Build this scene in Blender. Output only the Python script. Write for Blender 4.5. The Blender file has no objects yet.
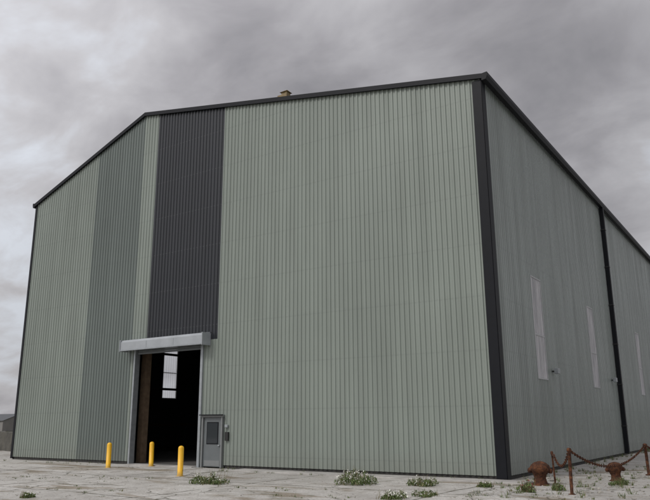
import bpy, bmesh, math, random
from mathutils import Vector, Matrix, noise
random.seed(7)
S=bpy.context.scene
COL=S.collection
# ------------------------------------------------------------ helpers
def new_obj(name, verts, faces, mats=(), mi=None, parent=None, smooth=False):
    me=bpy.data.meshes.new(name); me.from_pydata([tuple(v) for v in verts],[],faces)
    for m in mats: me.materials.append(m)
    if mi is not None: me.polygons.foreach_set('material_index',mi)
    if smooth: me.polygons.foreach_set('use_smooth',[True]*len(me.polygons))
    me.update()
    o=bpy.data.objects.new(name,me); COL.objects.link(o)
    if parent: o.parent=parent
    return o
def empty(name,loc=(0,0,0)):
    o=bpy.data.objects.new(name,None); o.location=loc; o.empty_display_size=0.3; COL.objects.link(o); return o
def box(name,x0,x1,y0,y1,z0,z1,mat,parent=None,bevel=0.0):
    v=[(x0,y0,z0),(x1,y0,z0),(x1,y1,z0),(x0,y1,z0),(x0,y0,z1),(x1,y0,z1),(x1,y1,z1),(x0,y1,z1)]
    f=[(0,3,2,1),(4,5,6,7),(0,1,5,4),(1,2,6,5),(2,3,7,6),(3,0,4,7)]
    o=new_obj(name,v,f,[mat],parent=parent)
    if bevel:
        b=o.modifiers.new('bevel','BEVEL'); b.width=bevel; b.segments=2
    return o
def lathe(name,prof,mat,loc=(0,0,0),seg=28,parent=None,jit=0.0):
    v=[];f=[]
    for r,z in prof:
        for k in range(seg):
            a=2*math.pi*k/seg; rr=r*(1+jit*noise.noise(Vector((math.cos(a)*2,math.sin(a)*2,z*5))))
            v.append((loc[0]+rr*math.cos(a),loc[1]+rr*math.sin(a),loc[2]+z))
    n=len(prof)
    for i in range(n-1):
        for k in range(seg):
            k2=(k+1)%seg
            f.append((i*seg+k,i*seg+k2,(i+1)*seg+k2,(i+1)*seg+k))
    f.append(tuple(range((n-1)*seg,n*seg)))
    return new_obj(name,v,f,[mat],parent=parent,smooth=True)
def mat_new(name):
    m=bpy.data.materials.new(name); m.use_nodes=True
    nt=m.node_tree; return m,nt,nt.nodes['Principled BSDF']
def N(nt,t,**k):
    n=nt.nodes.new(t)
    for a,b in k.items(): setattr(n,a,b)
    return n
def noise_tex(nt,vec,scale,detail=4,rough=0.55,dist=0):
    n=N(nt,'ShaderNodeTexNoise'); n.inputs['Scale'].default_value=scale; n.inputs['Detail'].default_value=detail
    n.inputs['Roughness'].default_value=rough; n.inputs['Distortion'].default_value=dist
    nt.links.new(vec,n.inputs['Vector']); return n.outputs['Fac']
def mapping(nt,vec,sc,rot=(0,0,0)):
    n=N(nt,'ShaderNodeMapping'); n.inputs['Scale'].default_value=sc; n.inputs['Rotation'].default_value=rot
    nt.links.new(vec,n.inputs['Vector']); return n.outputs['Vector']
def ramp(nt,fac,stops):
    n=N(nt,'ShaderNodeValToRGB'); cr=n.color_ramp
    while len(cr.elements)<len(stops): cr.elements.new(0.5)
    for e,(p,c) in zip(cr.elements,stops):
        e.position=p; e.color=(c,c,c,1) if isinstance(c,(int,float)) else (*c,1)
    nt.links.new(fac,n.inputs['Fac']); return n.outputs['Color']
def mixc(nt,fac,a,b,mode='MIX'):
    n=N(nt,'ShaderNodeMix'); n.data_type='RGBA'; n.blend_type=mode
    for sock,val in ((n.inputs[0],fac),(n.inputs[6],a),(n.inputs[7],b)):
        if hasattr(val,'is_linked') or hasattr(val,'links'): nt.links.new(val,sock)
        elif isinstance(val,(int,float)): sock.default_value=val
        else: sock.default_value=(*val,1)
    return n.outputs[2]
def math_n(nt,op,a,b=0.0,c=None):
    n=N(nt,'ShaderNodeMath'); n.operation=op
    for i,v in enumerate((a,b,c)):
        if v is None: continue
        if hasattr(v,'links'): nt.links.new(v,n.inputs[i])
        else: n.inputs[i].default_value=v
    return n.outputs[0]
def bump(nt,h,strength,dist,bsdf):
    n=N(nt,'ShaderNodeBump'); n.inputs['Strength'].default_value=strength; n.inputs['Distance'].default_value=dist
    nt.links.new(h,n.inputs['Height']); nt.links.new(n.outputs['Normal'],bsdf.inputs['Normal'])
def pos(nt): return N(nt,'ShaderNodeNewGeometry').outputs['Position']

def painted_sheet(name,col,rough=0.42,dirt=0.18,axis=0,rail=0.10,inside=None):
    m,nt,b=mat_new(name); p=pos(nt)
    st=noise_tex(nt,mapping(nt,p,(2.2,2.2,0.12)),1.0,4)      # vertical run-off streaks
    bl=noise_tex(nt,mapping(nt,p,(0.16,0.16,0.22)),1.0,3)    # broad fading
    sep=N(nt,'ShaderNodeSeparateXYZ'); nt.links.new(p,sep.inputs[0])
    sh=math_n(nt,'FLOOR',sep.outputs[axis]); sv=math_n(nt,'FLOOR',math_n(nt,'MULTIPLY',sep.outputs[2],1/6.1))
    cmb=N(nt,'ShaderNodeCombineXYZ'); nt.links.new(sh,cmb.inputs[0]); nt.links.new(sv,cmb.inputs[1])
    wn=N(nt,'ShaderNodeTexWhiteNoise'); nt.links.new(cmb.outputs[0],wn.inputs['Vector'])
    c=mixc(nt,ramp(nt,st,[(0.35,0.0),(0.75,1.0)]),col,tuple(x*(1-dirt) for x in col))
    c=mixc(nt,ramp(nt,bl,[(0.35,0.0),(0.7,1.0)]),c,mixc(nt,1.0,c,(0.9,0.9,0.9),'MULTIPLY'))
    c=mixc(nt,1.0,c,ramp(nt,wn.outputs['Value'],[(0,0.955),(1,1.0)]),'MULTIPLY')
    fr=math_n(nt,'FRACT',math_n(nt,'MULTIPLY',math_n(nt,'SUBTRACT',sep.outputs[2],0.5-0.915),1/1.83))
    ln=math_n(nt,'ABSOLUTE',math_n(nt,'SUBTRACT',fr,0.5))
    c=mixc(nt,ramp(nt,ln,[(0.0,rail),(0.022,0.0)]),c,(0.07,0.075,0.075))
    lo=math_n(nt,'SUBTRACT',0.9,sep.outputs[2]); lo=math_n(nt,'MULTIPLY',lo,0.5)
    lo=math_n(nt,'MULTIPLY',lo,noise_tex(nt,mapping(nt,p,(3,3,1)),1.0,4))
    n=N(nt,'ShaderNodeClamp'); nt.links.new(lo,n.inputs[0])
    c=mixc(nt,n.outputs[0],c,(0.16,0.145,0.12))
    nt.links.new(c,b.inputs['Base Color'])
    r=ramp(nt,st,[(0.3,rough-0.05),(0.7,rough+0.12)]); nt.links.new(r,b.inputs['Roughness'])
    bump(nt,noise_tex(nt,mapping(nt,p,(0.9,0.9,0.5)),1.0,1),0.35,0.03,b)
    return m
def simple(name,col,rough=0.5,metal=0.0,var=0.25,scale=6,bmp=0.15,bd=0.01,spec=0.5):
    m,nt,b=mat_new(name); p=pos(nt)
    f=noise_tex(nt,p,scale,4)
    c=mixc(nt,ramp(nt,f,[(0.3,0.0),(0.7,1.0)]),col,tuple(x*(1-var) for x in col))
    nt.links.new(c,b.inputs['Base Color']); b.inputs['Roughness'].default_value=rough; b.inputs['Metallic'].default_value=metal
    b.inputs['Specular IOR Level'].default_value=spec
    if bmp>0.1: bump(nt,noise_tex(nt,p,scale*4,3),bmp,bd,b)
    return m

M_light =painted_sheet('sheet_grey_green',(0.238,0.272,0.240))
M_mid   =painted_sheet('sheet_mid_grey',(0.132,0.158,0.145))
M_dark  =painted_sheet('sheet_anthracite',(0.015,0.018,0.023),0.38,0.15)
M_side  =painted_sheet('sheet_grey_green_side',(0.245,0.278,0.262),0.25,0.32,axis=1,rail=0.15)
M_side.node_tree.nodes['Principled BSDF'].inputs['Specular IOR Level'].default_value=0.9
M_dim =painted_sheet('sheet_interior_dim',(0.05,0.055,0.052),0.6,0.2,axis=1)  # dark colour for the added inner sheets, stands in for interior shade
M_trim  =simple('trim_black',(0.008,0.009,0.012),0.5,0,0.2,3,0.0,spec=0.2)
M_roof  =simple('roof_sheet',(0.05,0.055,0.06),0.5)
M_steel =simple('steel_primer',(0.07,0.055,0.045),0.6,0,0.3,4)
M_post  =simple('column_brown',(0.20,0.14,0.09),0.7,0,0.4,4)
M_canopy=simple('roller_housing_grey',(0.36,0.385,0.405),0.35,0,0.22,1.5,0.0)
M_jamb  =simple('galvanised',(0.33,0.355,0.37),0.4,0.3,0.2,5,0.0)
M_doorg =simple('door_grey',(0.13,0.145,0.15),0.4,0,0.15,2,0.0)
M_pframe=simple('door_frame_grey',(0.19,0.20,0.20),0.4,0,0.15,2,0.0)
M_wframe=simple('window_trim',(0.42,0.43,0.44),0.45,0,0.15,3,0.0)
M_black =simple('black_plastic',(0.015,0.015,0.015),0.4,bmp=0)
M_tan   =simple('vent_tan',(0.30,0.22,0.11),0.7,0,0.5,6)
M_floor =simple('interior_floor',(0.10,0.095,0.09),0.8,0,0.3,1)
M_plinth=simple('plinth_concrete',(0.05,0.048,0.045),0.9,0,0.5,3,0.4)
M_kerb  =simple('kerb_concrete',(0.42,0.405,0.38),0.9,0,0.40,1.5,0.5)

def rust():
    m,nt,b=mat_new('rusted_iron'); p=pos(nt)
    f=noise_tex(nt,p,11,6,0.7)
    c=ramp(nt,f,[(0.34,(0.022,0.012,0.009)),(0.5,(0.065,0.027,0.015)),(0.66,(0.15,0.062,0.028))])
    nt.links.new(c,b.inputs['Base Color']); b.inputs['Roughness'].default_value=0.9; b.inputs['Specular IOR Level'].default_value=0.25
    bump(nt,noise_tex(nt,p,30,4),0.8,0.015,b); return m
M_rust=rust()
def yellow():
    m,nt,b=mat_new('bollard_yellow'); p=pos(nt)
    f=noise_tex(nt,mapping(nt,p,(6,6,2)),1.0,6,0.65)
    c=ramp(nt,f,[(0.30,(0.30,0.17,0.03)),(0.40,(0.78,0.42,0.014)),(0.75,(0.82,0.48,0.02))])
    sep=N(nt,'ShaderNodeSeparateXYZ'); nt.links.new(p,sep.inputs[0])
    c=mixc(nt,ramp(nt,math_n(nt,'ADD',sep.outputs[2],math_n(nt,'MULTIPLY',f,0.15)),[(0.08,0.6),(0.26,0.0)]),c,(0.16,0.12,0.06))
    nt.links.new(c,b.inputs['Base Color']); b.inputs['Roughness'].default_value=0.45; return m
M_yel=yellow()
def translucent():
    m,nt,b=mat_new('translucent_sheet'); p=pos(nt)
    f=noise_tex(nt,mapping(nt,p,(6,6,0.5)),1.0,4)
    nt.links.new(ramp(nt,f,[(0.35,(0.42,0.42,0.44)),(0.65,(0.74,0.73,0.75))]),b.inputs['Base Color']); b.inputs['Roughness'].default_value=0.22
    t=N(nt,'ShaderNodeBsdfTranslucent'); t.inputs['Color'].default_value=(0.75,0.77,0.8,1)
    mx=N(nt,'ShaderNodeMixShader'); mx.inputs[0].default_value=0.30
    nt.links.new(b.outputs[0],mx.inputs[1]); nt.links.new(t.outputs[0],mx.inputs[2])
    nt.links.new(mx.outputs[0],nt.nodes['Material Output'].inputs['Surface']); return m
M_win=translucent()
def clearish():
    m,nt,b=mat_new('clear_sheet'); 
    t=N(nt,'ShaderNodeBsdfTranslucent'); t.inputs['Color'].default_value=(0.8,0.82,0.85,1)
    tr=N(nt,'ShaderNodeBsdfTransparent'); tr.inputs['Color'].default_value=(0.85,0.87,0.9,1)
    mx=N(nt,'ShaderNodeMixShader'); mx.inputs[0].default_value=0.6
    nt.links.new(t.outputs[0],mx.inputs[1]); nt.links.new(tr.outputs[0],mx.inputs[2])
    nt.links.new(mx.outputs[0],nt.nodes['Material Output'].inputs['Surface']); return m
M_win2=clearish()
def glass():
    m,nt,b=mat_new('door_glass'); b.inputs['Base Color'].default_value=(0.03,0.035,0.04,1); b.inputs['Roughness'].default_value=0.05; return m
M_glass=glass()

# ------------------------------------------------------------ geometry numbers
W=26.78; H=14.03; XR=-17.93; HR=17.33; L=56.0; ZB=0.13
def roofz(x):
    return H+(HR-H)*(x/XR) if x>=XR else H+(HR-H)*((x+W)/(XR+W))

shed=empty('industrial_shed')
PITCH=0.20
def profile(u0,u1,pitch=PITCH,depth=0.034):
    pts=[];u=u0
    while u<u1-1e-6:
        for du,d in ((0,0),(pitch*0.44,0),(pitch*0.56,depth),(pitch*0.88,depth)):
            if u+du<u1: pts.append((u+du,d))
        u+=pitch
    pts.append((u1,0)); return pts
def corr_wall(name,u0,u1,zb,ztop,openings,place,mats,pick,breaks=(),pitch=PITCH,depth=0.034,split=None):
    pts=profile(u0,u1,pitch,depth)
    def dep(u):
        for (a,da),(b,db) in zip(pts,pts[1:]):
            if a<=u<=b: return da+(db-da)*(u-a)/(b-a) if b>a else da
        return 0
    us=[p[0] for p in pts]+[b for b in breaks if u0<b<u1]
    for o in openings: us+= [o[0],o[1]]
    us=sorted(set(round(u,4) for u in us)); prof=[(u,dep(u)) for u in us]
    V=[];F=[];MI=[]
    for (a,da),(b,db) in zip(prof,prof[1:]):
        m=(a+b)/2
        ops=sorted([o for o in openings if o[0]<m<o[1]],key=lambda o:o[2])
        segs=[];cur=zb
        for o in ops:
            if o[2]>cur: segs.append((cur,o[2],o[2],pick(m)))
            cur=o[3]
        if split and split[0]<m<split[1] and cur<split[2]:
            segs.append((cur,split[2],split[2],split[3])); cur=split[2]
        segs.append((cur,ztop(a),ztop(b),pick(m)))
        for (z0,ta,tb,mm) in segs:
            i=len(V); V+=[place(a,da,z0),place(b,db,z0),place(b,db,tb),place(a,da,ta)]
            F.append((i,i+1,i+2,i+3)); MI.append(mm)
    return new_obj(name,V,F,mats,MI,parent=shed)
DX0,DX1,DH=-17.55,-13.36,5.25
PX0,PX1,PH=-13.12,-11.95,2.12
def pickf(x):
    if x<-21.45: return 0
    if x<-17.95: return 1
    if x<-16.95: return 0
    if x<-12.45: return 2
    return 0
corr_wall('front_wall',-W,0,ZB,lambda x:roofz(x)-0.05,[(DX0,DX1,ZB,DH),(PX0,PX1,ZB,PH)],
          lambda u,d,z:(u,-d,z),[M_light,M_mid,M_dark],pickf,breaks=(XR,-21.45,-17.95,-16.95,-12.45),split=(-13.36,-12.45,5.35,0))
wz0,wz1=3.4,7.35
rw=[(4.15,5.4),(13.1,14.3),(25.9,27.1),(40,41.2)]
lw=[(10.35,11.6),(36,37.2)]
corr_wall('side_wall_right',0,L,ZB,lambda y:H,[(a,b,wz0,wz1) for a,b in rw],lambda u,d,z:(d,u,z),[M_side],lambda m:0,depth=0.024)
corr_wall('side_wall_left',0,L,ZB,lambda y:H,[(a,b,wz0,wz1) for a,b in lw],lambda u,d,z:(-W-d,u,z),[M_side],lambda m:0)
# dark sheets added inside the left wall to dim the interior, round the windows
def dim_sheet(n,y0,y1,z0,z1): new_obj('dim_sheet_'+n,[(-W+0.04,y0,z0),(-W+0.04,y1,z0),(-W+0.04,y1,z1),(-W+0.04,y0,z1)],[(0,1,2,3)],[M_dim],parent=shed)
dim_sheet('a',0.3,lw[0][0],0.2,H-0.4); dim_sheet('b',lw[0][1],lw[1][0],0.2,H-0.4); dim_sheet('c',lw[1][1],L-0.2,0.2,H-0.4)
for k,(a,b) in enumerate(lw): dim_sheet(f'lo{k}',a,b,0.2,wz0); dim_sheet(f'hi{k}',a,b,wz1,H-0.4)
corr_wall('rear_wall',-W,0,ZB,lambda x:roofz(x)-0.05,[],lambda u,d,z:(u,L+d,z),[M_light],lambda m:0,breaks=(XR,))
box('plinth_front_a',-W+0.02,DX0-0.02,0.03,0.25,-0.1,ZB+0.15,M_plinth,shed)
box('plinth_front_b',PX1+0.08,-0.06,0.03,0.25,-0.1,ZB+0.15,M_plinth,shed)
box('plinth_right',-0.25,-0.03,0.26,L-0.1,-0.1,ZB+0.15,M_plinth,shed)
box('plinth_left',-W+0.06,-W+0.25,0.26,L-0.1,-0.1,ZB+0.15,M_plinth,shed)
def side_win(xs,sgn,a,b,i,pre,mat):
    x0=xs+sgn*0.012; e=0.025
    n=int((b-a)/0.025); V=[];F=[]
    for k in range(n+1):
        y=a+(b-a)*k/n; d=0.012*(1 if (k//4)%2 else -1)
        V+=[(x0+d,y,wz0),(x0+d,y,wz1)]
    for k in range(n): F.append((2*k,2*k+2,2*k+3,2*k+1))
    new_obj(f'{pre}_pane_{i}',V,F,[mat],parent=shed)
    def fr(nm,y0,y1,z0,z1,pr=0.034): box(f'{pre}_{nm}_{i}',min(x0-0.03,xs+sgn*pr),max(x0-0.03,xs+sgn*pr),y0,y1,z0,z1,M_wframe,shed)
    fr('jamb_a',a-e,a+e,wz0+e,wz1-e); fr('jamb_b',b-e,b+e,wz0+e,wz1-e)
    fr('sill',a-e,b+e,wz0-e,wz0+e,0.037); fr('head',a-e,b+e,wz1-e,wz1+e,0.037)
    zm=(wz0+wz1)/2
    fr('bar_a',a+e,b-e,zm-0.33,zm-0.27)
for i,(a,b) in enumerate(rw): side_win(0.0,1,a,b,i,'window_right',M_win)
for i,(a,b) in enumerate(lw): side_win(-W,-1,a,b,i,'window_left',M_win2)
# roof
OV=0.05
v=[(OV,-OV,H),(OV,L+OV,H),(XR,L+OV,HR),(XR,-OV,HR),(-W-OV,-OV,H),(-W-OV,L+OV,H)]
v=[(x,y,z+0.02) for x,y,z in v]+[(x,y,z+0.06) for x,y,z in v]
new_obj('roof',v,[(0,1,2,3),(3,2,5,4),(6,9,8,7),(9,10,11,8),(0,3,9,6),(3,4,10,9),(1,7,8,2),(2,8,11,5),(0,6,7,1),(4,5,11,10)],[M_roof],parent=shed)
def verge(name,y0,y1,xa,xb):
    za,zb=roofz(max(-W,min(0,xa))),roofz(max(-W,min(0,xb)))
    lo,hi=-0.09,0.10
    v=[(xa,y0,za+lo),(xb,y0,zb+lo),(xb,y1,zb+lo),(xa,y1,za+lo),(xa,y0,za+hi),(xb,y0,zb+hi),(xb,y1,zb+hi),(xa,y1,za+hi)]
    new_obj(name,v,[(0,3,2,1),(4,5,6,7),(0,1,5,4),(1,2,6,5),(2,3,7,6),(3,0,4,7)],[M_trim],parent=shed)
verge('verge_right',-0.14,-0.055,XR,0.10); verge('verge_left',-0.14,-0.055,-W-0.06,XR)
box('corner_flashing_front',-0.30,0.045,-0.065,-0.036,0.05,H-0.1,M_trim,shed)
box('corner_flashing_side',0.036,0.065,-0.036,0.30,0.05,H-0.1,M_trim,shed)
box('corner_flashing_left',-W-0.05,-W+0.12,-0.065,-0.036,0.05,H-0.1,M_trim,shed)
box('corner_flashing_left_side',-W-0.065,-W-0.036,-0.036,0.3,0.05,H-0.1,M_trim,shed)
def gutter(name,xa,xb):
    v=[];f=[]
    for y in (-0.145,L+0.15):
        for x,z in ((xa,H+0.09),(xb,H+0.11),(xb,H-0.02),(xb-(xb-xa)*0.25,H-0.16),(xa,H-0.18)): v.append((x,y,z))
    for k in range(5): f.append((k,(k+1)%5,5+(k+1)%5,5+k))
    f+= [(0,1,2,3,4),(9,8,7,6,5)]
    new_obj(name,v,f,[M_trim],parent=shed)
gutter('gutter_right',0.105,0.32); gutter('gutter_left',-W-0.068,-W-0.25)
for i,y in enumerate((18.6,37.2)):
    box(f'downpipe_{i}',0.06,0.28,y-0.11,y+0.11,0.1,H-0.17,M_trim,shed,0.02)
    for k in range(6):
        box(f'pipe_bracket_{i}_{k}',0.045,0.30,y-0.14,y+0.14,1.5+2.2*k,1.56+2.2*k,M_black,shed)
for i,(y,z) in enumerate(((6.1,3.75),(17.2,3.9),(30.5,3.9))):
    box(f'floodlight_body_{i}',0.13,0.30,y-0.14,y+0.14,z-0.1,z+0.12,M_jamb,shed,0.015)
    box(f'floodlight_arm_{i}',0.03,0.14,y-0.03,y+0.03,z-0.03,z+0.03,M_black,shed)
V=[];F=[]
def screw(x,y,z,ax):
    i=len(V); s=0.009
    if ax==0: q=[(x-s,y,z-s),(x+s,y,z-s),(x+s,y,z+s),(x-s,y,z+s)]
    else: q=[(x,y-s,z-s),(x,y+s,z-s),(x,y+s,z+s),(x,y-s,z+s)]
    V.extend(q); F.append((i,i+1,i+2,i+3))
k=0
while -W+k*PITCH+0.04<-0.4:
    x=-W+k*PITCH+0.04
    for z in [0.5+1.83*j for j in range(10)]:
        if z<roofz(x)-0.3 and not (DX0-0.3<x<DX1+0.3 and z<5.9) and not(PX0<x<PX1 and z<2.3): screw(x,-0.004,z,0)
    k+=1
k=0
while k*PITCH+0.04<L:
    y=k*PITCH+0.04
    for z in [0.5+1.83*j for j in range(8)]:
        if not any(a-.1<y<b+.1 and wz0-.1<z<wz1+.1 for a,b in rw): screw(0.004,y,z,1)
    k+=1
new_obj('sheet_screws',V,F,[M_pframe],parent=shed)

# ---- roller door assembly
box('door_jamb_left',DX0-0.10,DX0,-0.10,0.20,0.0,DH,M_jamb,shed,0.01)
box('door_jamb_right',DX1,DX1+0.14,-0.10,0.20,0.0,DH,M_jamb,shed,0.01)
x0,x1=-18.1,-12.88; zc0,zc1=5.16,5.62; yp=-0.55
prof=[(-0.04,zc0),(yp,zc0),(yp,zc1-0.12),(yp+0.08,zc1-0.02),(-0.04,zc1+0.06)]
v=[(x0,y,z) for y,z in prof]+[(x1,y,z) for y,z in prof]
new_obj('roller_shutter_housing',v,[(4,3,2,1,0),(5,6,7,8,9)]+[(k,(k+1)%5,5+(k+1)%5,5+k) for k in range(5)],[M_canopy],parent=shed)
box('housing_bottom_lip',x0+0.02,x1-0.02,yp-0.02,yp+0.05,zc0-0.06,zc0-0.003,M_jamb,shed)
for n,xx in (('housing_end_left',x0-0.04),('housing_end_right',x1+0.003)):
    box(n,xx,xx+0.037,yp-0.03,-0.04,zc0-0.08,zc1+0.0,M_canopy,shed)
for k in range(2): # folded joints of the housing
    xx=x0+(k+1)*(x1-x0)/3
    box(f'housing_joint_{k}',xx-0.02,xx+0.02,yp-0.006,yp+0.02,zc0+0.01,zc1-0.13,M_jamb,shed)
for k in range(3):
    box(f'shutter_slat_{k}',DX0+0.02,DX1-0.02,0.02,0.05,DH-0.30+k*0.1,DH-0.205+k*0.1,M_doorg,shed,0.01)
# ---- personnel door
e=0.08
box('pdoor_frame_left',PX0,PX0+e,-0.12,0.1,0.02,PH-e,M_pframe,shed,0.005)
box('pdoor_frame_right',PX1-e,PX1,-0.12,0.1,0.02,PH-e,M_pframe,shed,0.005)
box('pdoor_frame_head',PX0-0.03,PX1+0.03,-0.14,0.1,PH-e+0.002,PH+0.03,M_pframe,shed,0.005)
box('pdoor_leaf',PX0+e+0.01,PX1-e-0.01,-0.05,0.0,0.05,PH-e-0.01,M_doorg,shed,0.005)
box('pdoor_vision_frame',PX0+0.26,PX1-0.26,-0.065,-0.051,0.95,1.85,M_trim,shed)
box('pdoor_vision_glass',PX0+0.30,PX1-0.30,-0.072,-0.066,0.99,1.81,M_glass,shed)
box('pdoor_kickplate',PX0+0.16,PX1-0.16,-0.056,-0.051,0.08,0.30,M_pframe,shed)
box('pdoor_handle',PX1-0.24,PX1-0.14,-0.11,-0.052,0.88,0.93,M_jamb,shed,0.01)
box('pdoor_rain_hood',PX0-0.05,PX1+0.05,-0.24,-0.142,PH+0.0,PH+0.04,M_trim,shed)
box('key_box',-11.80,-11.62,-0.12,-0.038,1.10,1.45,M_black,shed,0.01)
box('bulkhead_light',-11.82,-11.66,-0.13,-0.038,1.62,1.74,M_jamb,shed,0.02)
# ---- interior
box('floor_slab',-W+0.26,-0.26,0.26,L-0.2,-0.05,0.02,M_floor,shed)
box('door_threshold',DX0+0.02,DX1-0.02,-0.35,0.25,-0.05,0.035,M_kerb,shed)
for i in range(8):
    y=1.0+i*7.6
    for n,x in (('left',-W+0.5),('right',-0.7)):
        box(f'column_{n}_{i}',x-0.15,x+0.15,y-0.2,y+0.2,0.02,H-0.5,M_steel,shed)
    for n,(xa,xb) in (('a',(-W+0.3,XR)),('b',(XR,-0.3))):
        za,zb=roofz(xa)-0.25,roofz(xb)-0.25
        new_obj(f'rafter_{n}_{i}',[(xa,y-0.12,za-0.5),(xb,y-0.12,zb-0.5),(xb,y+0.12,zb-0.5),(xa,y+0.12,za-0.5),(xa,y-0.12,za),(xb,y-0.12,zb),(xb,y+0.12,zb),(xa,y+0.12,za)],
            [(0,3,2,1),(4,5,6,7),(0,1,5,4),(1,2,6,5),(2,3,7,6),(3,0,4,7)],[M_steel],parent=shed)
box('gable_post_brown',-18.05,-17.75,0.75,1.1,0.02,6.2,M_post,shed)
for i in range(5):
    box(f'side_rail_{i}',-W+0.06,-W+0.2,0.3,L-0.3,1.6+2.3*i,1.75+2.3*i,M_steel,shed)
# ---- roof vent
xv=-9.15; zr=roofz(xv)
vent=empty('roof_vent',(xv,0.35,zr))
def vpart(n,a,b,c,d,e2,f2,m,bv=0.01):
    o=box(n,a,b,c,d,e2,f2,m,None,bv); o.parent=vent; return o
vpart('vent_base',-0.30,0.22,-0.25,0.25,-0.1,0.34,M_tan)
vpart('vent_neck',-0.16,0.14,-0.14,0.14,0.342,0.50,M_tan)
new_obj('vent_cap',[(-0.22,-0.2,0.502),(0.2,-0.2,0.502),(0.2,0.2,0.502),(-0.22,0.2,0.502),(-0.06,0,0.64),(0.06,0,0.64)],
        [(0,3,2,1),(0,1,5,4),(1,2,5),(2,3,4,5),(3,0,4)],[M_tan],parent=vent)

# ------------------------------------------------------------ ground
def ground_mat():
    m,nt,b=mat_new('rough_grass_land'); p=pos(nt)
    f=noise_tex(nt,p,0.08,5); g=noise_tex(nt,p,3,5)
    c=mixc(nt,ramp(nt,f,[(0.35,0.0),(0.65,1.0)]),(0.055,0.07,0.028),(0.10,0.095,0.05))
    c=mixc(nt,1.0,c,ramp(nt,g,[(0.3,0.6),(0.7,1.1)]),'MULTIPLY')
    nt.links.new(c,b.inputs['Base Color']); b.inputs['Roughness'].default_value=0.95; return m
g=2500
new_obj('ground',[(-g,-g,-0.06),(g,-g,-0.06),(g,g,-0.06),(-g,g,-0.06)],[(0,1,2,3)],[ground_mat()])
def yard_mat():
    m,nt,b=mat_new('weathered_concrete'); p=pos(nt)
    n1=noise_tex(nt,p,0.22,6,0.6,0.6); n2=noise_tex(nt,p,1.6,6,0.65); n3=noise_tex(nt,p,16,5,0.75)
    base=ramp(nt,n1,[(0.30,(0.37,0.355,0.33)),(0.50,(0.47,0.455,0.425)),(0.72,(0.57,0.555,0.525))])
    base=mixc(nt,ramp(nt,n2,[(0.42,0.0),(0.68,0.7)]),base,(0.27,0.25,0.22))
    base=mixc(nt,0.85,base,ramp(nt,n3,[(0.30,0.52),(0.55,1.06)]),'MULTIPLY')
    n4=noise_tex(nt,mapping(nt,p,(0.22,0.6,1),(0,0,0.35)),1.0,7,0.62,0.8)
    soil=mixc(nt,n3,(0.14,0.11,0.078),(0.28,0.235,0.17))
    soil=mixc(nt,ramp(nt,n2,[(0.52,0.0),(0.62,0.7)]),soil,(0.07,0.08,0.032))
    base=mixc(nt,ramp(nt,n4,[(0.55,0.0),(0.62,0.85)]),base,soil)
    dv=N(nt,'ShaderNodeVectorMath'); dv.operation='MULTIPLY_ADD'
    nn=N(nt,'ShaderNodeTexNoise'); nn.inputs['Scale'].default_value=0.9; nn.inputs['Detail'].default_value=4; nt.links.new(p,nn.inputs['Vector'])
    nt.links.new(nn.outputs['Color'],dv.inputs[0]); dv.inputs[1].default_value=(0.22,0.22,0); nt.links.new(p,dv.inputs[2])
    br=N(nt,'ShaderNodeTexBrick'); br.offset=0.0; br.inputs['Scale'].default_value=1.0
    br.inputs['Brick Width'].default_value=6.3; br.inputs['Row Height'].default_value=4.7; br.inputs['Mortar Size'].default_value=0.05; br.inputs['Mortar Smooth'].default_value=0.4
    nt.links.new(dv.outputs[0],br.inputs['Vector'])
    jt=math_n(nt,'MULTIPLY',br.outputs['Fac'],ramp(nt,n2,[(0.34,0.3),(0.54,0.95)]))
    # whole slabs weather to slightly different tones
    br.inputs['Color1'].default_value=(0.86,0.86,0.86,1); br.inputs['Color2'].default_value=(1.08,1.08,1.08,1)
    base=mixc(nt,math_n(nt,'SUBTRACT',1.0,br.outputs['Fac']),base,mixc(nt,1.0,base,br.outputs['Color'],'MULTIPLY'))
    vo=N(nt,'ShaderNodeTexVoronoi'); vo.feature='DISTANCE_TO_EDGE'; vo.inputs['Scale'].default_value=0.42
    dv2=N(nt,'ShaderNodeVectorMath'); dv2.operation='MULTIPLY_ADD'; nt.links.new(nn.outputs['Color'],dv2.inputs[0]); dv2.inputs[1].default_value=(1.6,1.6,0); nt.links.new(p,dv2.inputs[2])
    nt.links.new(dv2.outputs[0],vo.inputs['Vector'])
    cr=ramp(nt,vo.outputs['Distance'],[(0.0,1.0),(0.02,0.0)])
    cr=math_n(nt,'MULTIPLY',cr,ramp(nt,n1,[(0.42,0.0),(0.52,0.85)]))
    jt=math_n(nt,'MAXIMUM',jt,cr)
    base=mixc(nt,jt,base,(0.075,0.07,0.045))
    nt.links.new(base,b.inputs['Base Color']); b.inputs['Roughness'].default_value=0.9
    h=math_n(nt,'SUBTRACT',math_n(nt,'ADD',n2,math_n(nt,'MULTIPLY',n3,0.6)),jt)
    bump(nt,h,0.7,0.04,b); return m
M_yard=yard_mat()
def yz(x,y):
    d=min(1,max(0,max(-y-1.0, x-1.2)/3)) if (y<-1 or x>1.2) else 0
    return 0.05*d*noise.noise(Vector((x*0.35,y*0.35,3)))
V=[];F=[];nx,ny=180,180; X0,X1,Y0,Y1=-48,24,-40,66
for j in range(ny+1):
    for i in range(nx+1):
        x=X0+(X1-X0)*i/nx; y=Y0+(Y1-Y0)*j/ny; V.append((x,y,yz(x,y)))
for j in range(ny):
    for i in range(nx):
        a=j*(nx+1)+i; F.append((a,a+1,a+nx+2,a+nx+1))
new_obj('concrete_yard',V,F,[M_yard],smooth=True)
box('concrete_apron',-10.7,0.9,-1.1,-0.14,-0.1,0.045,M_kerb,None,0.02)

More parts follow.
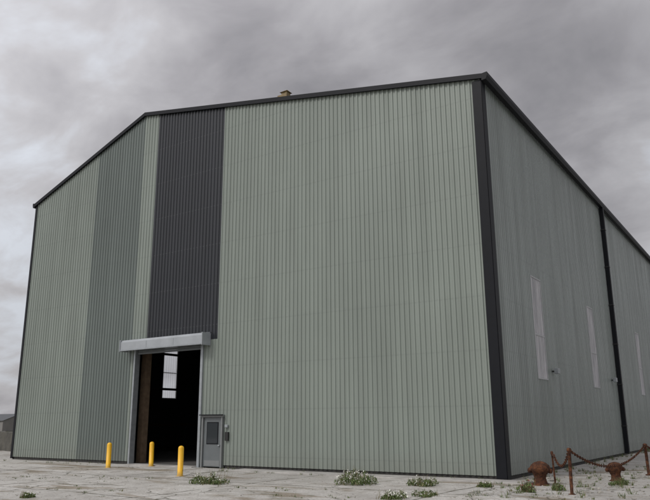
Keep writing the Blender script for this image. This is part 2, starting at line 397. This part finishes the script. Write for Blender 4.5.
# ------------------------------------------------------------ yellow bollards
def ybol(x,y,h):
    r=0.10; z=yz(x,y)-0.02
    o=lathe('safety_bollard',[(r+0.05,0),(r+0.05,0.03),(r,0.035),(r,h-0.06),(r*0.9,h-0.02),(r*0.6,h+0.01),(r*0.2,h+0.025)],M_yel,(0,0,0),24)
    o.location=(x,y,z)
    o.rotation_euler=(random.uniform(-.015,.015),random.uniform(-.015,.015),0)
ybol(-16.44,-2.15,1.02); ybol(-15.70,-0.45,1.02); ybol(-10.59,-3.76,1.03)

# ------------------------------------------------------------ rusty mooring bollards, posts, chain
def mooring(x,y,s,tilt=0):
    o=lathe('mooring_bollard',[(0.30*s,0),(0.30*s,0.05*s),(0.22*s,0.10*s),(0.19*s,0.26*s),(0.23*s,0.38*s),(0.30*s,0.46*s),(0.33*s,0.56*s),(0.30*s,0.68*s),(0.20*s,0.77*s),(0.08*s,0.81*s),(0.02*s,0.82*s)],M_rust,(0,0,0),26,None,0.18)
    o.location=(x,y,-0.02); o.rotation_euler=(0,tilt,0.4)
    for k in (-1,1):
        l=lathe('lug',[(0.001,-0.09*s),(0.07*s,-0.07*s),(0.09*s,0),(0.07*s,0.07*s),(0.02*s,0.09*s)],M_rust,(0,0,0),14,o)
        l.location=(0.33*s*k,0,0.50*s)
mooring(1.36,-0.95,0.86,0.03); mooring(2.95,1.70,0.72,-0.06)
def post(x,y,h,r=0.05,tilt=(0,0)):
    o=lathe('chain_post',[(r*2.2,0),(r*2.2,0.03),(r,0.04),(r,h-0.1),(r*1.5,h-0.08),(r*1.5,h-0.03),(r*1.1,h),(r*0.3,h+0.01)],M_rust,(0,0,0),16,None,0.08)
    o.location=(x,y,-0.01); o.rotation_euler=(tilt[0],tilt[1],0)
post(2.84,-3.23,1.16,0.042,(0.0,0.02)); post(3.39,4.76,1.05,0.05,(0,-0.02)); post(1.62,-0.35,0.95,0.028,(0.02,-0.03))
post(3.9,13.0,1.05,0.06)
def chain(p0,p1,sag):
    p0=Vector(p0);p1=Vector(p1);n=200
    pts=[p0.lerp(p1,t/n)-Vector((0,0,sag*4*(t/n)*(1-t/n))) for t in range(n+1)]
    V=[];F=[];step=0.105;acc=0;k=0;R=0.036;r=0.011;sg,rg=12,6
    for a,b in zip(pts,pts[1:]):
        d=(b-a);acc+=d.length
        if acc>=step:
            acc-=step; t=d.normalized(); up=Vector((0,0,1)); s=t.cross(up).normalized(); u=s.cross(t)
            if k%2: s,u=u,s
            k+=1; base=len(V)
            for i in range(sg):
                A=2*math.pi*i/sg; ring=t*math.cos(A)*R*1.75+s*math.sin(A)*R; nr=(t*math.cos(A)+s*math.sin(A))
                for j in range(rg):
                    B=2*math.pi*j/rg; q=b+ring+nr*math.cos(B)*r+u*math.sin(B)*r; V.append(q)
            for i in range(sg):
                for j in range(rg):
                    F.append((base+i*rg+j,base+((i+1)%sg)*rg+j,base+((i+1)%sg)*rg+(j+1)%rg,base+i*rg+(j+1)%rg))
    new_obj('rusty_chain',V,F,[M_rust],smooth=True)
chain((1.62,-0.35,0.88),(2.86,-3.23,1.10),0.38)
chain((2.86,-3.23,1.10),(3.37,4.76,1.0),0.55)
chain((3.37,4.76,1.0),(3.9,13.0,1.0),0.45)

# ------------------------------------------------------------ vegetation
def leafmat(name,a,b_):
    m,nt,b=mat_new(name); p=pos(nt); f=noise_tex(nt,p,9,3)
    c=mixc(nt,ramp(nt,f,[(0.35,0.0),(0.65,1.0)]),a,b_); nt.links.new(c,b.inputs['Base Color']); b.inputs['Roughness'].default_value=0.7; return m
M_leaf=leafmat('weed_leaf',(0.05,0.085,0.022),(0.12,0.16,0.045))
M_dry =leafmat('dry_stalk',(0.20,0.16,0.08),(0.11,0.12,0.05))
M_flow=simple('petal_white',(0.75,0.75,0.68),0.7,0,0.15,bmp=0)
M_red =leafmat('red_valerian_petal',(0.30,0.06,0.07),(0.20,0.05,0.05))
def quad(V,F,MI,c,ax,bx,mi):
    i=len(V); V+= [c-ax-bx,c+ax-bx,c+ax*0.3+bx,c-ax*0.3+bx]; F.append((i,i+1,i+2,i+3)); MI.append(mi)
def rv(): 
    v=Vector((random.gauss(0,1),random.gauss(0,1),random.gauss(0,1))); return v.normalized()
def bush(x,y,w,h,nleaf=900,nfl=110,name='flowering_weed',fm=None):
    V=[];F=[];MI=[]
    lobes=[(random.uniform(-0.38,0.38)*w,random.uniform(-0.34,0.34)*w,random.uniform(0.3,1.0)*h,random.uniform(0.12,0.25)*w) for _ in range(10)]
    for _ in range(nleaf):
        lx,ly,lh,lr=random.choice(lobes); a=random.random()*6.28; rr=lr*math.sqrt(random.random())
        t=random.random()**0.6; z=lh*t*(1-0.6*(rr/lr)**2)
        c=Vector((lx+rr*math.cos(a),ly+rr*math.sin(a),z+0.01)); s=random.uniform(0.012,0.032)
        d=rv(); d.z=abs(d.z)+0.3; d.normalize(); sd=d.cross(rv()).normalized()
        quad(V,F,MI,c,sd*s*0.6,d*s*1.5,0 if random.random()>.12 else 2)
    for _ in range(nfl):
        lx,ly,lh,lr=random.choice(lobes); a=random.random()*6.28; rr=lr*math.sqrt(random.random())*1.05
        z=lh*(1-0.6*(rr/lr)**2)+random.uniform(0.0,0.06)
        c=Vector((lx+rr*math.cos(a),ly+rr*math.sin(a),z)); s=random.uniform(0.012,0.024)
        for k in range(2):
            n=rv(); a1=n.cross(rv()).normalized(); a2=n.cross(a1); quad(V,F,MI,c,a1*s,a2*s,1)
    for _ in range(60):
        a=random.random()*6.28; r0=random.random()*0.5*w; c=Vector((r0*math.cos(a),r0*math.sin(a),0.0)); d=rv();d.z=2.0;d.normalize(); l=h*random.uniform(.5,1.3)
        quad(V,F,MI,c+d*l/2,Vector((0.004,0.003,0)),d*l/2,2)
    o=new_obj(name,V,F,[M_leaf,fm or M_flow,M_dry],MI); o.location=(x,y,yz(x,y)-0.01); return o
bush(-7.36,-5.55,1.15,0.38,1100,70)
bush(-3.35,-3.60,1.15,0.46,1200,150)
bush(-1.60,-2.9,0.90,0.30,800,50)
bush(-0.75,-6.3,0.85,0.20,600,100)
bush(-0.20,-5.4,0.7,0.16,500,35)
bush(-8.7,-11.0,0.36,0.15,300,40)
bush(0.15,-2.3,0.5,0.18,400,8)
bush(1.75,-3.4,0.45,0.34,350,30,fm=M_red)
bush(2.2,-2.2,0.5,0.22,350,0,name='low_weed')
bush(3.3,0.3,0.5,0.22,350,10,fm=M_red)
def weeds(name,spots,mats):
    V=[];F=[];MI=[]
    for (x,y,hh,n) in spots:
        z0=yz(x,y)-0.005
        for _ in range(n):
            a=random.random()*6.28; r0=abs(random.gauss(0,0.06))
            c=Vector((x+r0*math.cos(a),y+r0*math.sin(a),z0)); d=rv()*0.55; d.z=1; d.normalize(); l=hh*random.uniform(.4,1.1)
            sd=d.cross(rv()).normalized()*random.uniform(.004,.010)
            quad(V,F,MI,c+d*l/2,sd,d*l/2,0 if random.random()>.3 else 1)
    return new_obj(name,V,F,mats,MI)
sp=[]
for _ in range(70): sp.append((random.uniform(-26,0.3),-random.uniform(0.12,0.45) if random.random()<.5 else -1.15+random.gauss(0,.05),random.uniform(.05,.12),10))
for _ in range(110):
    x=random.uniform(0.5,4.2); y=random.uniform(-6,10); sp.append((x,y,random.uniform(.05,.16),16))
for _ in range(60): sp.append((random.uniform(0.1,0.5),random.uniform(0,40),random.uniform(.06,.25),14))
for _ in range(70):
    c=random.choice([(-14,-7),(-9,-9),(-4.5,-6),(-2,-7),(0.5,-5),(-12,-5.5)]); sp.append((c[0]+random.gauss(0,1.0),c[1]+random.gauss(0,0.35),random.uniform(.03,.08),12))
sp=[s for s in sp if not (-18<s[0]<-11.7 and s[1]>-1.3)]
weeds('weeds',sp,[M_leaf,M_dry])
V=[];F=[]
M_stone=simple('rubble_stone',(0.38,0.36,0.32),0.9,0,0.5,5,0.5)
def stone(x,y,s):
    bm=bmesh.new(); bmesh.ops.create_icosphere(bm,subdivisions=1,radius=s)
    o=random.random()*50; b0=len(V)
    for v in bm.verts:
        c=v.co*(1+0.5*noise.noise(v.co/s+Vector((o,0,0)))); V.append(Vector((x+c.x*1.2,y+c.y,yz(x,y)+c.z*0.6+s*0.2)))
    for f in bm.faces: F.append(tuple(b0+v.index for v in f.verts))
    bm.free()
for _ in range(500): stone(random.uniform(0.4,4.8),random.uniform(-6,8),random.uniform(0.01,0.05))
for _ in range(24): stone(random.uniform(0.4,3.6),random.uniform(-3,3),random.uniform(0.05,0.09))
for _ in range(700): stone(random.uniform(-18,2),random.uniform(-11,-1.3),random.uniform(0.006,0.024))
new_obj('rubble',V,F,[M_stone])

# ------------------------------------------------------------ background
M_wall=simple('boundary_wall_stone',(0.10,0.095,0.08),0.9,0,0.5,1.5,0.6,0.05)
bw=empty('boundary_wall')
V=[];F=[];n=80
for i in range(n+1):
    x=-75+ i*(46/n); y=4.5+0.1*noise.noise(Vector((x,0,0)))+ (x+30)*-0.25; hgt=1.25+0.08*noise.noise(Vector((x*1.3,2,0)))
    V+=[(x,y-0.25,-0.1),(x,y-0.2,hgt),(x,y+0.2,hgt+0.02),(x,y+0.25,-0.1)]
for i in range(n):
    a=i*4
    for k in range(3): F.append((a+k,a+4+k,a+5+k,a+1+k))
new_obj('wall_body',V,F,[M_wall],parent=bw)
M_hill=simple('far_hills',(0.085,0.10,0.095),0.95,0,0.4,0.02,0.0)
V=[];F=[];n=240
for i in range(n):
    a=2*math.pi*i/n
    for R,hh in ((520,-1),(620,0.5),(760,1.0),(950,-2)):
        h0=9+7*noise.noise(Vector((math.cos(a)*3,math.sin(a)*3,1)))+2*noise.noise(Vector((math.cos(a)*14,math.sin(a)*14,4)))
        V.append((R*math.cos(a),R*math.sin(a),-2 if hh<0 else max(1.5,h0*hh)))
for i in range(n):
    j=(i+1)%n
    for k in range(3): F.append((i*4+k,j*4+k,j*4+k+1,i*4+k+1))
new_obj('hills',V,F,[M_hill],smooth=True)
M_far=simple('far_building_wall',(0.24,0.23,0.22),0.8,0,0.2,0.5,0.0)
def far_building(x,y,w,d,h,rh):
    r=empty('distant_building',(x,y,0))
    v=[(-w,-d,0),(w,-d,0),(w,d,0),(-w,d,0),(-w,-d,h),(w,-d,h),(w,d,h),(-w,d,h),(-w,0,h+rh),(w,0,h+rh)]
    new_obj('walls',v,[(0,1,5,4),(1,2,6,9,5),(2,3,7,6),(3,0,4,8,7)],[M_far],parent=r)
    v2=[(-w-.2,-d-.3,h-0.1),(w+.2,-d-.3,h-0.1),(w+.2,0,h+rh+.1),(-w-.2,0,h+rh+.1),(w+.2,d+.3,h-0.1),(-w-.2,d+.3,h-0.1)]
    new_obj('roof',v2,[(0,1,2,3),(3,2,4,5)],[M_roof],parent=r)
    for k in range(3):
        bx=-w*0.6+k*w*0.6; o=box('window',bx-.6,bx+.6,-d-.05,-d-.01,1.0,2.2,M_glass,r)
far_building(-150,75,7,4,2.4,1.4); far_building(-172,98,5,4,3.0,1.8); far_building(-120,40,4,3,2.2,0.8)

# ------------------------------------------------------------ light
SUN_EL=math.radians(46); SUN_AZ=math.radians(200)
sd=Vector((math.sin(SUN_AZ)*math.cos(SUN_EL),math.cos(SUN_AZ)*math.cos(SUN_EL),math.sin(SUN_EL)))
ld=bpy.data.lights.new('sun','SUN'); ld.energy=1.4; ld.angle=math.radians(14); ld.color=(1,0.97,0.92)
lo=bpy.data.objects.new('sun',ld); COL.objects.link(lo); lo.rotation_euler=(-sd).to_track_quat('-Z','Y').to_euler(); lo.location=(0,0,50)
w=bpy.data.worlds.new('World'); S.world=w; w.use_nodes=True; nt=w.node_tree
bg=nt.nodes['Background']
sky=N(nt,'ShaderNodeTexSky'); sky.sky_type='NISHITA'; sky.sun_disc=False; sky.sun_elevation=SUN_EL; sky.sun_rotation=SUN_AZ
sky.air_density=1.5; sky.dust_density=4
bg.inputs['Strength'].default_value=0.10
tc=N(nt,'ShaderNodeTexCoord'); d=tc.outputs['Generated']
sep=N(nt,'ShaderNodeSeparateXYZ'); nt.links.new(d,sep.inputs[0])
zz=math_n(nt,'ADD',math_n(nt,'MAXIMUM',sep.outputs[2],0.0),0.35)
cb=N(nt,'ShaderNodeCombineXYZ')
nt.links.new(math_n(nt,'DIVIDE',sep.outputs[0],zz),cb.inputs[0]); nt.links.new(math_n(nt,'DIVIDE',sep.outputs[1],zz),cb.inputs[1])
c1=noise_tex(nt,cb.outputs[0],1.5,5,0.5,0.3)
mp=N(nt,'ShaderNodeMapping'); mp.inputs['Location'].default_value=(5.3,2.1,0); mp.inputs['Scale'].default_value=(1.0,1.3,1); nt.links.new(cb.outputs[0],mp.inputs[0])
c2=noise_tex(nt,mp.outputs[0],4.2,5,0.55,0.3)
f=math_n(nt,'ADD',math_n(nt,'MULTIPLY',c1,0.62),math_n(nt,'MULTIPLY',c2,0.38))
def lobe(vec,a,b,amt):
    v=Vector(vec).normalized()
    n=N(nt,'ShaderNodeVectorMath'); n.operation='DOT_PRODUCT'; nt.links.new(d,n.inputs[0]); n.inputs[1].default_value=v
    mr=N(nt,'ShaderNodeMapRange'); mr.interpolation_type='SMOOTHSTEP'; nt.links.new(n.outputs['Value'],mr.inputs[0])
    mr.inputs[1].default_value=a; mr.inputs[2].default_value=b; mr.inputs[3].default_value=0; mr.inputs[4].default_value=amt
    return mr.outputs[0]
f=math_n(nt,'ADD',f,lobe((-0.22,0.92,0.42),0.975,1.0,-0.07))
f=math_n(nt,'ADD',f,lobe((-0.88,0.48,0.10),0.93,1.0,0.08))
f=math_n(nt,'ADD',f,lobe((0.02,0.95,0.28),0.975,1.0,0.10))
cc=ramp(nt,f,[(0.34,(0.215,0.21,0.225)),(0.45,(0.325,0.315,0.332)),(0.56,(0.455,0.447,0.465)),(0.64,(0.58,0.605,0.655))])
dt=N(nt,'ShaderNodeVectorMath'); dt.operation='DOT_PRODUCT'; nt.links.new(d,dt.inputs[0]); dt.inputs[1].default_value=sd
gl=ramp(nt,math_n(nt,'MULTIPLY_ADD',dt.outputs['Value'],0.5,0.5),[(0.45,1.0),(0.75,1.7),(1.0,3.0)])
cm=N(nt,'ShaderNodeVectorMath'); cm.operation='MULTIPLY'; nt.links.new(cc,cm.inputs[0]); nt.links.new(gl,cm.inputs[1])
cs=N(nt,'ShaderNodeVectorMath'); cs.operation='SCALE'; nt.links.new(cm.outputs[0],cs.inputs[0]); cs.inputs['Scale'].default_value=10.0
mx=mixc(nt,0.95,sky.outputs[0],cs.outputs[0])
nt.links.new(mx,bg.inputs['Color'])
w.cycles.sampling_method='MANUAL'; w.cycles.sample_map_resolution=256

# ------------------------------------------------------------ camera
pi_,ro,ya=[math.radians(a) for a in (14.095,-0.300,33.643)]
fw=Vector((-math.sin(ya)*math.cos(pi_),math.cos(ya)*math.cos(pi_),math.sin(pi_)))
rt=Vector((math.cos(ya),math.sin(ya),0)); up=rt.cross(fw)
r2=math.cos(ro)*rt+math.sin(ro)*up; u2=-math.sin(ro)*rt+math.cos(ro)*up
cd=bpy.data.cameras.new('camera'); co=bpy.data.objects.new('camera',cd); COL.objects.link(co)
mt=Matrix.Identity(4)
for i in range(3): mt[i][0]=r2[i]; mt[i][1]=u2[i]; mt[i][2]=-fw[i]
mt[0][3],mt[1][3],mt[2][3]=7.823,-22.058,1.863
co.matrix_world=mt
cd.sensor_width=36; cd.lens=681.68/650*36; cd.clip_end=6000; cd.clip_start=0.1
S.camera=co
S.view_settings.view_transform='Standard'; S.view_settings.look='None'; S.view_settings.exposure=0
